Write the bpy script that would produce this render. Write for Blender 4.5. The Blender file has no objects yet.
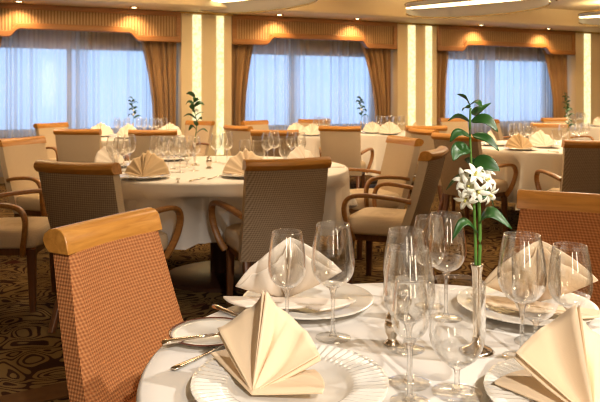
import bpy, bmesh, math, random
from mathutils import Vector, Matrix
random.seed(7)
C = bpy.context.scene.collection
PI = math.pi
ZC, F, YH = 1.23, 660.0, 97.0          # eye height, focal length (px of a 600 px wide frame), horizon row
TZ = 0.75                              # table height
def YT(y, z=TZ): return (ZC - z) * F / (y - YH)
def XP(x, Y): return (x - 300.0) / F * Y

# ------------------------------------------------------------------ materials
def new_mat(name):
    m = bpy.data.materials.new(name); m.use_nodes = True
    nt = m.node_tree; nt.nodes.clear()
    out = nt.nodes.new('ShaderNodeOutputMaterial')
    return m, nt, out
def N(nt, t, **kw):
    n = nt.nodes.new(t)
    for k, v in kw.items():
        if k in n.inputs: n.inputs[k].default_value = v
        else: setattr(n, k, v)
    return n
def rgba(c): return (c[0], c[1], c[2], 1.0)
def plain(name, col, rough=0.6, metal=0.0, bump=None, var=0.0, vscale=8.0, sheen=0.0, spec=0.5, subs=0.0):
    m, nt, out = new_mat(name)
    b = N(nt, 'ShaderNodeBsdfPrincipled')
    b.inputs['Base Color'].default_value = rgba(col); b.inputs['Roughness'].default_value = rough
    b.inputs['Metallic'].default_value = metal; b.inputs['Specular IOR Level'].default_value = spec
    if sheen: b.inputs['Sheen Weight'].default_value = sheen
    tc = N(nt, 'ShaderNodeTexCoord')
    if var:
        no = N(nt, 'ShaderNodeTexNoise', Scale=vscale); nt.links.new(tc.outputs['Object'], no.inputs['Vector'])
        mx = N(nt, 'ShaderNodeMix', data_type='RGBA')
        mx.inputs[6].default_value = rgba([c * (1 - var) for c in col]); mx.inputs[7].default_value = rgba([min(1, c * (1 + var)) for c in col])
        nt.links.new(no.outputs['Fac'], mx.inputs[0]); nt.links.new(mx.outputs[2], b.inputs['Base Color'])
    if bump:
        no = N(nt, 'ShaderNodeTexNoise', Scale=bump[0]); nt.links.new(tc.outputs['Object'], no.inputs['Vector'])
        bp = N(nt, 'ShaderNodeBump', Strength=bump[1], Distance=0.002); nt.links.new(no.outputs['Fac'], bp.inputs['Height'])
        nt.links.new(bp.outputs['Normal'], b.inputs['Normal'])
    nt.links.new(b.outputs[0], out.inputs[0])
    return m
def weave(name, ca, cb, cell=0.0085, rough=0.85, bump=0.6):
    m, nt, out = new_mat(name)
    b = N(nt, 'ShaderNodeBsdfPrincipled', Roughness=rough); b.inputs['Specular IOR Level'].default_value = 0.15
    tc = N(nt, 'ShaderNodeTexCoord'); sp = N(nt, 'ShaderNodeSeparateXYZ'); nt.links.new(tc.outputs['Object'], sp.inputs[0])
    def M(op, a, bb=None):
        n = N(nt, 'ShaderNodeMath', operation=op)
        for i, v in enumerate((a, bb)):
            if v is None: continue
            if isinstance(v, (int, float)): n.inputs[i].default_value = v
            else: nt.links.new(v, n.inputs[i])
        return n.outputs[0]
    u = M('ADD', sp.outputs['X'], sp.outputs['Y']); v = sp.outputs['Z']
    k = PI / cell
    p = M('ADD', u, v); q = M('SUBTRACT', u, v)
    s = M('MULTIPLY', M('SINE', M('MULTIPLY', p, k * 0.72)), M('SINE', M('MULTIPLY', q, k * 0.72)))
    f = M('ADD', M('MULTIPLY', s, 0.5), 0.5)
    no = N(nt, 'ShaderNodeTexNoise', Scale=60.0); nt.links.new(tc.outputs['Object'], no.inputs['Vector'])
    g = M('ADD', M('MULTIPLY', f, 0.8), M('MULTIPLY', no.outputs['Fac'], 0.2))
    mx = N(nt, 'ShaderNodeMix', data_type='RGBA'); mx.inputs[6].default_value = rgba(ca); mx.inputs[7].default_value = rgba(cb)
    nt.links.new(g, mx.inputs[0]); nt.links.new(mx.outputs[2], b.inputs['Base Color'])
    bp = N(nt, 'ShaderNodeBump', Strength=bump, Distance=0.003); nt.links.new(f, bp.inputs['Height']); nt.links.new(bp.outputs['Normal'], b.inputs['Normal'])
    nt.links.new(b.outputs[0], out.inputs[0]); return m
def wood(name, ca, cb, rough=0.32, scale=(3, 40, 40)):
    m, nt, out = new_mat(name)
    b = N(nt, 'ShaderNodeBsdfPrincipled', Roughness=rough)
    b.inputs['Coat Weight'].default_value = 0.12; b.inputs['Coat Roughness'].default_value = 0.2
    tc = N(nt, 'ShaderNodeTexCoord'); mp = N(nt, 'ShaderNodeMapping'); mp.inputs['Scale'].default_value = scale
    nt.links.new(tc.outputs['Object'], mp.inputs[0])
    no = N(nt, 'ShaderNodeTexNoise', Scale=1.6, Detail=5.0, Distortion=0.6); nt.links.new(mp.outputs[0], no.inputs['Vector'])
    r = N(nt, 'ShaderNodeValToRGB'); r.color_ramp.elements[0].color = rgba(ca); r.color_ramp.elements[1].color = rgba(cb)
    r.color_ramp.elements[0].position = 0.3; r.color_ramp.elements[1].position = 0.72
    nt.links.new(no.outputs['Fac'], r.inputs[0]); nt.links.new(r.outputs[0], b.inputs['Base Color'])
    nt.links.new(b.outputs[0], out.inputs[0]); return m
def thin_glass(name, tint=(0.985, 0.985, 0.98), lo=0.06, hi=0.95):
    m, nt, out = new_mat(name)
    tr = N(nt, 'ShaderNodeBsdfTransparent'); tr.inputs[0].default_value = rgba(tint)
    gl = N(nt, 'ShaderNodeBsdfGlossy', Roughness=0.02); gl.inputs[0].default_value = (1, 1, 1, 1)
    lw = N(nt, 'ShaderNodeLayerWeight', Blend=0.5)
    pw = N(nt, 'ShaderNodeMath', operation='POWER'); pw.inputs[1].default_value = 2.3
    mr = N(nt, 'ShaderNodeMapRange'); mr.inputs['To Min'].default_value = lo; mr.inputs['To Max'].default_value = hi
    nt.links.new(lw.outputs['Facing'], pw.inputs[0]); nt.links.new(pw.outputs[0], mr.inputs['Value'])
    mx = N(nt, 'ShaderNodeMixShader'); nt.links.new(mr.outputs[0], mx.inputs[0]); nt.links.new(tr.outputs[0], mx.inputs[1]); nt.links.new(gl.outputs[0], mx.inputs[2])
    nt.links.new(mx.outputs[0], out.inputs[0]); return m
def solid_glass(name, f):
    m, nt, out = new_mat(name)
    g = N(nt, 'ShaderNodeBsdfGlass', Roughness=0.0, IOR=1.45); g.inputs[0].default_value = (1, 1, 1, 1)
    tr = N(nt, 'ShaderNodeBsdfTransparent'); tr.inputs[0].default_value = (0.98, 0.98, 0.98, 1)
    mx = N(nt, 'ShaderNodeMixShader'); mx.inputs[0].default_value = f
    nt.links.new(tr.outputs[0], mx.inputs[1]); nt.links.new(g.outputs[0], mx.inputs[2])
    nt.links.new(mx.outputs[0], out.inputs[0]); return m
def emit(name, col, st):
    m, nt, out = new_mat(name)
    e = N(nt, 'ShaderNodeEmission', Strength=st); e.inputs[0].default_value = rgba(col); nt.links.new(e.outputs[0], out.inputs[0]); return m

M = {}
M['orange_weave'] = weave('rust_orange_weave', (0.25, 0.078, 0.025), (0.60, 0.255, 0.095), 0.0064)
M['brown_weave'] = weave('brown_check_weave', (0.17, 0.105, 0.06), (0.55, 0.41, 0.265), 0.0085, bump=0.3)
M['tan_fabric'] = weave('tan_fabric', (0.56, 0.43, 0.285), (0.68, 0.54, 0.38), 0.006, bump=0.2)
M['honey_wood'] = wood('honey_wood', (0.44, 0.175, 0.027), (0.62, 0.285, 0.055))
M['arm_wood'] = wood('arm_wood', (0.25, 0.10, 0.024), (0.40, 0.18, 0.045))
M['leg_wood'] = wood('leg_wood', (0.09, 0.032, 0.012), (0.16, 0.06, 0.02), scale=(40, 40, 3))
M['pelmet_wood'] = wood('pelmet_wood', (0.28, 0.12, 0.032), (0.42, 0.19, 0.055), rough=0.45, scale=(2, 30, 30))
M['dark_wood'] = wood('dark_wood', (0.035, 0.014, 0.008), (0.07, 0.026, 0.014), scale=(30, 30, 3))
M['cloth'] = plain('white_damask', (0.82, 0.77, 0.71), 0.75, bump=(90, 0.08), spec=0.2)
M['napkin'] = plain('peach_linen', (0.80, 0.62, 0.42), 0.8, bump=(500, 0.12), sheen=0.2, spec=0.15)
M['napkin_pale'] = plain('cream_linen', (0.86, 0.75, 0.63), 0.8, bump=(500, 0.12), sheen=0.2, spec=0.15)
M['napkin_gold_shaded'] = plain('gold_shaded_linen', (0.66, 0.47, 0.27), 0.8, bump=(500, 0.12), sheen=0.2, spec=0.15)  # gold tone with the shade on a peach napkin put into the colour
M['china'] = plain('bone_china', (0.80, 0.76, 0.69), 0.14)
M['china_rim'] = plain('brown_band', (0.13, 0.045, 0.03), 0.2)
M['silver'] = plain('silver', (0.78, 0.70, 0.60), 0.14, metal=1.0)
M['brass'] = plain('brass', (0.62, 0.44, 0.17), 0.25, metal=1.0)
M['glass'] = thin_glass('clear_glass')
M['foot_glass'] = thin_glass('foot_glass', (.985, .985, .98), .045, .55)
M['window_glass'] = thin_glass('window_glass', (.97, .98, 1), .02, .5)
M['stem_glass'] = solid_glass('stem_glass', .45)
M['leaf'] = plain('leaf_green', (0.024, 0.085, 0.016), 0.38, var=0.35, vscale=30)
M['stem'] = plain('stem_green', (0.09, 0.21, 0.03), 0.45)
M['petal'] = plain('white_petal', (0.86, 0.86, 0.74), 0.55)
M['stamen'] = plain('yellow_stamen', (0.55, 0.5, 0.12), 0.6)
M['ceiling'] = plain('cream_ceiling', (0.80, 0.65, 0.43), 0.6)
M['pilaster'] = plain('cream_wallpaper', (0.80, 0.65, 0.41), 0.7)
M['wall'] = plain('brown_wallpaper', (0.42, 0.29, 0.16), 0.7)
M['alu'] = plain('window_frame_paint', (0.62, 0.60, 0.58), 0.4)
M['drape'] = plain('gold_brown_drape', (0.40, 0.235, 0.105), 0.6, sheen=0.3, spec=0.3)
M['carpet_edge'] = plain('floor_wood', (0.11, 0.05, 0.016), 0.85, var=.3, vscale=20, spec=.1)
M['shade'] = plain('bronze_blind', (0.60, 0.40, 0.18), 0.6)

def mat_carpet():
    m, nt, out = new_mat('swirl_carpet')
    b = N(nt, 'ShaderNodeBsdfPrincipled', Roughness=0.95); b.inputs['Specular IOR Level'].default_value = 0.05
    tc = N(nt, 'ShaderNodeTexCoord')
    mp = N(nt, 'ShaderNodeMapping'); mp.inputs['Scale'].default_value = (1, 1, 0); nt.links.new(tc.outputs['Object'], mp.inputs[0])
    n1 = N(nt, 'ShaderNodeTexNoise', Scale=3.0, Detail=0.0, Distortion=2.2); nt.links.new(mp.outputs[0], n1.inputs['Vector'])
    mu = N(nt, 'ShaderNodeMath', operation='MULTIPLY'); mu.inputs[1].default_value = 8.0; nt.links.new(n1.outputs['Fac'], mu.inputs[0])
    pp = N(nt, 'ShaderNodeMath', operation='PINGPONG'); pp.inputs[1].default_value = 0.5; nt.links.new(mu.outputs[0], pp.inputs[0])
    r = N(nt, 'ShaderNodeValToRGB'); e = r.color_ramp.elements
    e[0].position = 0.17; e[0].color = (0.035, 0.014, 0.008, 1); e[1].position = 0.22; e[1].color = (0.19, 0.115, 0.042, 1)
    nt.links.new(pp.outputs[0], r.inputs[0])
    n2 = N(nt, 'ShaderNodeTexNoise', Scale=2.6); nt.links.new(mp.outputs[0], n2.inputs['Vector'])
    r2 = N(nt, 'ShaderNodeValToRGB'); r2.color_ramp.elements[0].position = 0.66; r2.color_ramp.elements[1].position = 0.69
    nt.links.new(n2.outputs['Fac'], r2.inputs[0])
    mx = N(nt, 'ShaderNodeMix', data_type='RGBA'); mx.inputs[7].default_value = (0.07, 0.02, 0.012, 1)
    nt.links.new(r2.outputs[0], mx.inputs[0]); nt.links.new(r.outputs[0], mx.inputs[6]); nt.links.new(mx.outputs[2], b.inputs['Base Color'])
    n3 = N(nt, 'ShaderNodeTexNoise', Scale=240.0); nt.links.new(tc.outputs['Object'], n3.inputs['Vector'])
    bp = N(nt, 'ShaderNodeBump', Strength=0.4, Distance=0.004); nt.links.new(n3.outputs['Fac'], bp.inputs['Height']); nt.links.new(bp.outputs['Normal'], b.inputs['Normal'])
    nt.links.new(b.outputs[0], out.inputs[0]); return m
M['carpet'] = mat_carpet()
def mat_sheer():
    m, nt, out = new_mat('sheer_voile')
    tr = N(nt, 'ShaderNodeBsdfTransparent'); tr.inputs[0].default_value = (1, 1, 1, 1)
    tl = N(nt, 'ShaderNodeBsdfTranslucent'); tl.inputs[0].default_value = (0.80, 0.84, 0.88, 1)
    df = N(nt, 'ShaderNodeBsdfDiffuse'); df.inputs[0].default_value = (0.62, 0.62, 0.60, 1)
    a = N(nt, 'ShaderNodeMixShader'); a.inputs[0].default_value = 0.35
    nt.links.new(tl.outputs[0], a.inputs[1]); nt.links.new(df.outputs[0], a.inputs[2])
    lw = N(nt, 'ShaderNodeLayerWeight', Blend=0.5)
    mr = N(nt, 'ShaderNodeMapRange'); mr.inputs['To Min'].default_value = 0.42; mr.inputs['To Max'].default_value = 0.99
    sq = N(nt, 'ShaderNodeMath', operation='POWER'); sq.inputs[1].default_value = .7; nt.links.new(lw.outputs['Facing'], sq.inputs[0]); nt.links.new(sq.outputs[0], mr.inputs['Value'])
    mx = N(nt, 'ShaderNodeMixShader'); nt.links.new(mr.outputs[0], mx.inputs[0]); nt.links.new(tr.outputs[0], mx.inputs[1]); nt.links.new(a.outputs[0], mx.inputs[2])
    nt.links.new(mx.outputs[0], out.inputs[0]); return m
M['sheer'] = mat_sheer()
def mat_strip():
    m, nt, out = new_mat('lit_crackle_glass')
    tc = N(nt, 'ShaderNodeTexCoord')
    v = N(nt, 'ShaderNodeTexNoise', Scale=22.0, Detail=3.0); nt.links.new(tc.outputs['Object'], v.inputs['Vector'])
    r = N(nt, 'ShaderNodeValToRGB'); e = r.color_ramp.elements
    e[0].position = 0.38; e[0].color = (1.0, 0.76, 0.30, 1); e[1].position = 0.56; e[1].color = (1.0, 0.90, 0.52, 1)
    nt.links.new(v.outputs['Fac'], r.inputs[0])
    em = N(nt, 'ShaderNodeEmission', Strength=1.05); nt.links.new(r.outputs[0], em.inputs[0]); nt.links.new(em.outputs[0], out.inputs[0]); return m
M['strip'] = mat_strip()
def mat_ribs():
    m, nt, out = new_mat('ribbed_fabric_panel')
    b = N(nt, 'ShaderNodeBsdfPrincipled', Roughness=0.7); tc = N(nt, 'ShaderNodeTexCoord')
    w = N(nt, 'ShaderNodeTexWave', Scale=7.5); w.bands_direction = 'X'; nt.links.new(tc.outputs['Object'], w.inputs['Vector'])
    mx = N(nt, 'ShaderNodeMix', data_type='RGBA'); mx.inputs[6].default_value = (0.25, 0.135, 0.05, 1); mx.inputs[7].default_value = (0.50, 0.32, 0.15, 1)
    nt.links.new(w.outputs['Fac'], mx.inputs[0]); nt.links.new(mx.outputs[2], b.inputs['Base Color'])
    bp = N(nt, 'ShaderNodeBump', Strength=0.6, Distance=0.01); nt.links.new(w.outputs['Fac'], bp.inputs['Height']); nt.links.new(bp.outputs['Normal'], b.inputs['Normal'])
    nt.links.new(b.outputs[0], out.inputs[0]); return m
M['ribs'] = mat_ribs()
M['lamp'] = emit('lamp_glow', (1.0, 0.80, 0.45), 14.0)
M['tube'] = emit('fixture_glow', (1.0, 0.84, 0.46), 5.0)
M['shell'] = plain('frosted_shell', (0.62, 0.56, 0.50), 0.35)

# ------------------------------------------------------------------ mesh helpers
def mesh_obj(name, verts, faces, mats, parent=None, smooth=True, mi=None, bevel=0, subsurf=0, solid=0, auto=None, fix=True):
    me = bpy.data.meshes.new(name); me.from_pydata([tuple(v) for v in verts], [], faces)
    if not isinstance(mats, (list, tuple)): mats = [mats]
    for m in mats: me.materials.append(m)
    if fix:
        bm = bmesh.new(); bm.from_mesh(me); bmesh.ops.recalc_face_normals(bm, faces=bm.faces); bm.to_mesh(me); bm.free()
    if mi is not None:
        for p, k in zip(me.polygons, mi): p.material_index = k
    for p in me.polygons: p.use_smooth = smooth
    o = bpy.data.objects.new(name, me); C.objects.link(o)
    if parent is not None: o.parent = parent
    if solid:
        s = o.modifiers.new('thickness', 'SOLIDIFY'); s.thickness = solid; s.offset = 0
    if bevel:
        b = o.modifiers.new('round', 'BEVEL'); b.width = bevel; b.segments = 3; b.limit_method = 'ANGLE'; b.angle_limit = 0.6
    if subsurf:
        s = o.modifiers.new('smooth', 'SUBSURF'); s.levels = subsurf; s.render_levels = subsurf
    if auto is not None:
        try: me.set_sharp_from_angle(angle=auto)
        except Exception: pass
    return o
class MB:
    def __init__(s): s.v = []; s.f = []
    def add(s, v, f):
        k = len(s.v); s.v += [tuple(x) for x in v]; s.f += [tuple(i + k for i in q) for q in f]
    def box(s, c, d, R=None):
        vs = [Vector((sx * d[0] / 2, sy * d[1] / 2, sz * d[2] / 2)) for sx in (-1, 1) for sy in (-1, 1) for sz in (-1, 1)]
        if R is not None: vs = [R @ v for v in vs]
        s.add([v + Vector(c) for v in vs], [(0, 1, 3, 2), (4, 6, 7, 5), (0, 4, 5, 1), (2, 3, 7, 6), (0, 2, 6, 4), (1, 5, 7, 3)])
    def lathe(s, prof, n=32, c=(0, 0, 0), rfun=None):
        vs, fs, m = [], [], len(prof)
        for j in range(n):
            a = 2 * PI * j / n
            for i, (r, z) in enumerate(prof):
                vs.append((c[0] + r * math.cos(a), c[1] + r * math.sin(a), c[2] + z + (rfun(i, j) if rfun else 0)))
        for j in range(n):
            k = (j + 1) % n
            for i in range(m - 1): fs.append((j * m + i, k * m + i, k * m + i + 1, j * m + i + 1))
        s.add(vs, fs)
    def tube(s, pts, rad, n=8, prof=None, up=Vector((0, 0, 1)), cap=True):
        pts = [Vector(p) for p in pts]; m = len(pts)
        if not isinstance(rad, (list, tuple)): rad = [rad] * m
        vs = []
        for i, p in enumerate(pts):
            t = (pts[min(i + 1, m - 1)] - pts[max(i - 1, 0)]).normalized()
            a = t.cross(up)
            if a.length < 1e-4: a = t.cross(Vector((0, 1, 0)))
            a.normalize(); b = a.cross(t).normalized()
            for j in range(n):
                if prof is None: x, y = rad[i] * math.cos(2 * PI * j / n), rad[i] * math.sin(2 * PI * j / n)
                else: x, y = prof[j][0] * rad[i], prof[j][1] * rad[i]
                vs.append(p + a * x + b * y)
        fs = [(i * n + j, i * n + (j + 1) % n, (i + 1) * n + (j + 1) % n, (i + 1) * n + j) for i in range(m - 1) for j in range(n)]
        if cap: fs += [tuple(range(n)), tuple(range((m - 1) * n, m * n))]
        s.add(vs, fs)
    def build(s, name, mat, parent=None, **k): return mesh_obj(name, s.v, s.f, mat, parent, **k)
def catmull(pts, k=6):
    pts = [Vector(p) for p in pts]; P = [pts[0] * 2 - pts[1]] + pts + [pts[-1] * 2 - pts[-2]]; out = []
    for i in range(1, len(P) - 2):
        for j in range(k):
            t = j / k; a, b, c, d = P[i - 1:i + 3]
            out.append(0.5 * (2 * b + (c - a) * t + (2 * a - 5 * b + 4 * c - d) * t * t + (3 * b - a - 3 * c + d) * t ** 3))
    return out + [pts[-1]]
def rrect(w, h, r, k=3):
    out = []
    for cx, cy, a0 in ((w / 2 - r, h / 2 - r, 0), (-w / 2 + r, h / 2 - r, PI / 2), (-w / 2 + r, -h / 2 + r, PI), (w / 2 - r, -h / 2 + r, 1.5 * PI)):
        for j in range(k + 1):
            a = a0 + PI / 2 * j / k; out.append((cx + r * math.cos(a), cy + r * math.sin(a)))
    return out
def tag(o, label, cat, group=None, kind=None):
    o['label'] = label; o['category'] = cat
    if group: o['group'] = group
    if kind: o['kind'] = kind
    return o
def empty(name, loc=(0, 0, 0), rz=0.0):
    o = bpy.data.objects.new(name, None); C.objects.link(o); o.location = loc; o.rotation_euler = (0, 0, rz); o.empty_display_size = 0.1; return o
KIDS = {}
def kids(o): return [c for c in C.objects if c.parent is o]
def copy_tree(o, parent=None):
    c = o.copy(); C.objects.link(c)
    if parent is not None: c.parent = parent
    for ch in KIDS.get(o.name) or KIDS.setdefault(o.name, kids(o)): copy_tree(ch, c)
    return c
used = set()
def proto_use(p):
    """the prototype itself the first time, a copy with copied parts afterwards"""
    if p.name not in used:
        KIDS[p.name] = kids(p)
        for k in KIDS[p.name]: KIDS[k.name] = kids(k)
        used.add(p.name); return p
    return copy_tree(p)
ORD = ['first', 'second', 'third', 'fourth', 'fifth', 'sixth', 'seventh', 'eighth', 'ninth', 'tenth', 'eleventh', 'twelfth']
NUM = ['zero', 'one', 'two', 'three', 'four', 'five', 'six', 'seven', 'eight', 'nine', 'ten', 'eleven', 'twelve']
def place_word(i, n): return 'leftmost' if i == 0 else ('rightmost' if i == n - 1 else ORD[i] + ' from left')

# ------------------------------------------------------------------ the room, in wall coordinates (u along wall, v into the room)
UD, VD = Vector((0.923, 0.3846, 0)).normalized(), Vector((0.3846, -0.923, 0)).normalized()
P0 = Vector((0, 10.54, 0)); WR = math.atan2(UD.y, UD.x)
def W(u, v, z): return P0 + UD * u + VD * v + Vector((0, 0, z))
def UP(x):
    k = (x - 300.0) / F; Y = 10.54 / (1 - k / 2.4); return (Vector((k * Y, Y, 0)) - P0).dot(UD)
RW = Matrix(((UD.x, -VD.x, 0), (UD.y, -VD.y, 0), (0, 0, 1)))   # local x along wall, local y out of the room
def wbox(mb, u0, u1, v0, v1, z0, z1):
    mb.add([W(u, v, z) for u in (u0, u1) for v in (v0, v1) for z in (z0, z1)], [(0, 1, 3, 2), (4, 6, 7, 5), (0, 4, 5, 1), (2, 3, 7, 6), (0, 2, 6, 4), (1, 5, 7, 3)])
def structure(name, mb, mat, label, cat, **k):
    return tag(mb.build(name, mat, smooth=False, **k), label, cat, kind='structure')
U0, U1, V1 = -9.0, 8.5, 13.0
CZ, SZ = 2.80, 2.50
mb = MB(); wbox(mb, U0 - .1, U1 + .1, -.6, V1 + .1, -.1, 0); structure('floor', mb, M['carpet'], 'gold and dark brown swirl patterned carpet floor', 'floor')
mb = MB(); wbox(mb, U0 - .1, U1 + .1, 0.6, V1 + .1, CZ, CZ + .1); structure('ceiling', mb, M['ceiling'], 'cream ceiling above the dining tables', 'ceiling')
# dropped soffit along the windows with a rounded lip
mb = MB(); prof = [(-.6, SZ), (.56, SZ), (.60, SZ + .02), (.605, SZ + .05), (.605, CZ + .1), (-.6, CZ + .1)]; n = len(prof)
mb.add([W(u, v, z) for u in (U0, U1) for v, z in prof], [tuple(range(n)), tuple(range(n, 2 * n))] + [(i, (i + 1) % n, n + (i + 1) % n, n + i) for i in range(n)])
structure('trim_1', mb, M['ceiling'], 'dropped cream soffit running along above the window pelmets', 'soffit')
WIN = [(UP(-34), UP(181)), (UP(232), UP(397)), (UP(437), UP(575))]
PIL = [(UP(181.5), UP(231.5)), (UP(397.5), UP(436.5)), (UP(575.5), UP(611))]
SILL, HEAD = 0.70, 2.36
mb = MB(); VB = -.56
edges = [U0] + [e for w in WIN for e in (w[0] + .12, w[1] - .12)] + [U1]
for i in range(0, len(edges), 2): wbox(mb, edges[i], edges[i + 1], VB - .15, VB, 0, SZ + .2)
for w in WIN:
    wbox(mb, w[0] + .12, w[1] - .12, VB - .15, VB, 0, SILL - .04); wbox(mb, w[0] + .12, w[1] - .12, VB - .15, VB, HEAD, SZ + .2)
structure('wall_back', mb, M['wall'], 'brown outside wall with three large windows', 'wall')
for nm, a in (('wall_left', (U0 - .15, U0, VB, V1)), ('wall_right', (U1, U1 + .15, VB, V1)), ('wall_front', (U0, U1, V1, V1 + .15))):
    mb = MB(); wbox(mb, *a, 0, CZ + .1); structure(nm, mb, M['pilaster'], {'wall_left': 'cream wall past the first window', 'wall_right': 'cream wall past the last pilaster', 'wall_front': 'cream wall behind the viewpoint'}[nm], 'wall')
for i, w in enumerate(WIN):
    a, b = w[0] + .12, w[1] - .12
    mb = MB(); t = .06
    wbox(mb, a, b, VB - .12, VB - .04, SILL - .04, SILL + t); wbox(mb, a, b, VB - .12, VB - .04, HEAD - t, HEAD)
    wbox(mb, a, a + t, VB - .12, VB - .04, SILL, HEAD); wbox(mb, b - t, b, VB - .12, VB - .04, SILL, HEAD)
    lab = ['first', 'middle', 'third'][i]
    o = structure('window_%d' % (i + 1), mb, M['alu'], 'large sheer veiled window, %s along the back wall' % lab, 'window')
    for fr in ((UP((72, 307, 499)[i]) - a) / (b - a),):
        q = MB(); uc = a + (b - a) * fr; wbox(q, uc - .035, uc + .035, VB - .12, VB - .05, SILL, HEAD); q.build('mullion', M['alu'], o, smooth=False)
    q = MB(); wbox(q, a + .02, b - .02, VB - .085, VB - .08, SILL, HEAD); q.build('pane', M['window_glass'], o, smooth=False)
    q = MB(); wbox(q, a - .05, b + .05, VB - .05, VB + .05, SILL - .04, SILL); q.build('window_sill', M['alu'], o, smooth=False, bevel=.008)
    # rolled blind box behind the pelmet
    q = MB(); wbox(q, a - .04, b + .04, VB + .005, VB + .06, 1.93, SZ); q.build('blind', M['shade'], o, smooth=False)
for i, (a, b) in enumerate(PIL):
    mb = MB(); wbox(mb, a, b, VB, 0.0, 0, SZ)
    wbox(mb, a, a + .012, 0.0, .004, 0, SZ); wbox(mb, b - .012, b, 0.0, .004, 0, SZ)
    o = structure('column_%d' % (i + 1), mb, M['pilaster'], 'cream papered pilaster, %s from left, holding light strips' % ORD[i], 'pilaster')
    q = MB(); wbox(q, a - .02, b + .02, 0, .03, SZ - .03, SZ - .004); q.build('brass_crown', M['brass'], o, smooth=False, bevel=.006)
STR = [(192.5, 201, 'left strip on the first pilaster'), (216.5, 223.5, 'right strip on the first pilaster'), (408, 415, 'left strip on the second pilaster'), (425.5, 431.5, 'right strip on the second pilaster'), (584, 590, 'only strip seen on the last pilaster')]
for x0, x1, l in STR:
    mb = MB(); wbox(mb, UP(x0), UP(x1), .002, .016, .35, SZ - .04)
    o = tag(mb.build('light_strip', M['strip'], smooth=False), 'glowing yellow crackle glass light strip, ' + l, 'wall light', 'light strips on the pilasters')

# pelmets
def pelmet(i, u0, u1, s0, s1):
    lab = ['over the first window', 'over the middle window', 'over the third window'][i]
    t = empty('window_pelmet', W((u0 + u1) / 2, 0, 2.04), WR)
    tag(t, 'honey wood pelmet with ribbed panels and stepped ends ' + lab, 'pelmet', 'pelmets over the windows')
    def L(u, v, z): return (u - (u0 + u1) / 2, -v, z - 2.04)
    # outline of bottom edge
    def zb(u):
        def sm(x): x = max(0, min(1, x)); return x * x * (3 - 2 * x)
        w = .13
        up = sm((u - (u0 + s0 - w / 2)) / w) * sm(((u1 - s1 + w / 2) - u) / w)
        return 2.04 + .115 * up
    n = 90; us = [u0 + (u1 - u0) * k / n for k in range(n + 1)]
    def strip(z0f, z1f, v0, v1, name, mat, bevel=0, par=t, usx=us):
        vs, fs = [], []
        for u in usx: vs += [L(u, v0, z0f(u)), L(u, v1, z0f(u)), L(u, v1, z1f(u)), L(u, v0, z1f(u))]
        m = len(usx)
        for k in range(m - 1):
            for j in range(4): fs.append((k * 4 + j, k * 4 + (j + 1) % 4, k * 4 + 4 + (j + 1) % 4, k * 4 + 4 + j))
        fs += [(0, 1, 2, 3), tuple((m - 1) * 4 + j for j in range(4))]
        return mesh_obj(name, vs, fs, mat, par, smooth=False, bevel=bevel)
    strip(lambda u: zb(u) + .06, lambda u: SZ - .002, -.06, -.012, 'ribbed_panel', M['ribs'])
    strip(zb, lambda u: zb(u) + .085, -.07, .028, 'bottom_rail', M['pelmet_wood'], .014)
    strip(lambda u: SZ - .075, lambda u: SZ - .004, -.07, .012, 'top_rail', M['pelmet_wood'], .01)
    for a, b in ((u0, u0 + .07), (u1 - .07, u1)):
        strip(lambda u: 2.04, lambda u: SZ - .01, -.07, .014, 'end_stile', M['pelmet_wood'], .008, t, [a, b])
    for a in (u0 + s0 - .02, u1 - s1 - .0):
        strip(lambda u: 2.12 + .06, lambda u: SZ - .03, -.05, -.004, 'panel_bead', M['pelmet_wood'], .004, t, [a, a + .02])
pelmet(0, *WIN[0], UP(14) - WIN[0][0], WIN[0][1] - UP(134))
pelmet(1, *WIN[1], UP(270) - WIN[1][0], WIN[1][1] - UP(365))
pelmet(2, *WIN[2], UP(465) - WIN[2][0], WIN[2][1] - UP(548))

# curtains
def curtain(name, ufun0, ufun1, v, z0, z1, folds, amp, mat, label, cat, group, nu=140, nz=26, solid=0, jit=0.5, seed=0):
    rnd = random.Random(seed); ph = [rnd.uniform(0, 6.28) for _ in range(4)]
    vs, fs = [], []
    for k in range(nz + 1):
        z = z1 + (z0 - z1) * k / nz; f = k / nz
        a, b = ufun0(f), ufun1(f)
        for i in range(nu + 1):
            s = i / nu
            w = math.sin(2 * PI * folds * s + jit * 2.2 * math.sin(2 * PI * 2.3 * s + ph[0]) + jit * 1.3 * math.sin(2 * PI * 5.1 * s + ph[1]))
            w += .35 * math.sin(2 * PI * folds * 2.1 * s + ph[2])
            A = amp * (0.75 + .5 * math.sin(2 * PI * 1.7 * s + ph[3])) * (.8 + .3 * f)
            vs.append(W(a + (b - a) * s, v + A * w, z))
    for k in range(nz):
        for i in range(nu):
            q = k * (nu + 1) + i; fs.append((q, q + 1, q + nu + 2, q + nu + 1))
    o = mesh_obj(name, vs, fs, mat, solid=solid, fix=False)
    return tag(o, label, cat, group)
SH = ['first window', 'middle window', 'third window']
for i, w in enumerate(WIN):
    c = w[0] + (w[1] - w[0]) * (.52, .40, .45)[i]
    for h, (a, b) in enumerate(((w[0] + .08, c + .09), (c - .09, w[1] - .08))):
        curtain('sheer_curtain', lambda f, a=a: a, lambda f, b=b: b, -.315 - .11 * h, .12, 2.42, (b - a) * 4.6, .032, M['sheer'],
                'pale blue white sheer curtain, %s half of the %s' % (('left', 'right')[h], SH[i]), 'sheer curtain', 'sheer curtains', nu=300, nz=8, jit=.8, seed=i * 2 + 3 + h)
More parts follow.
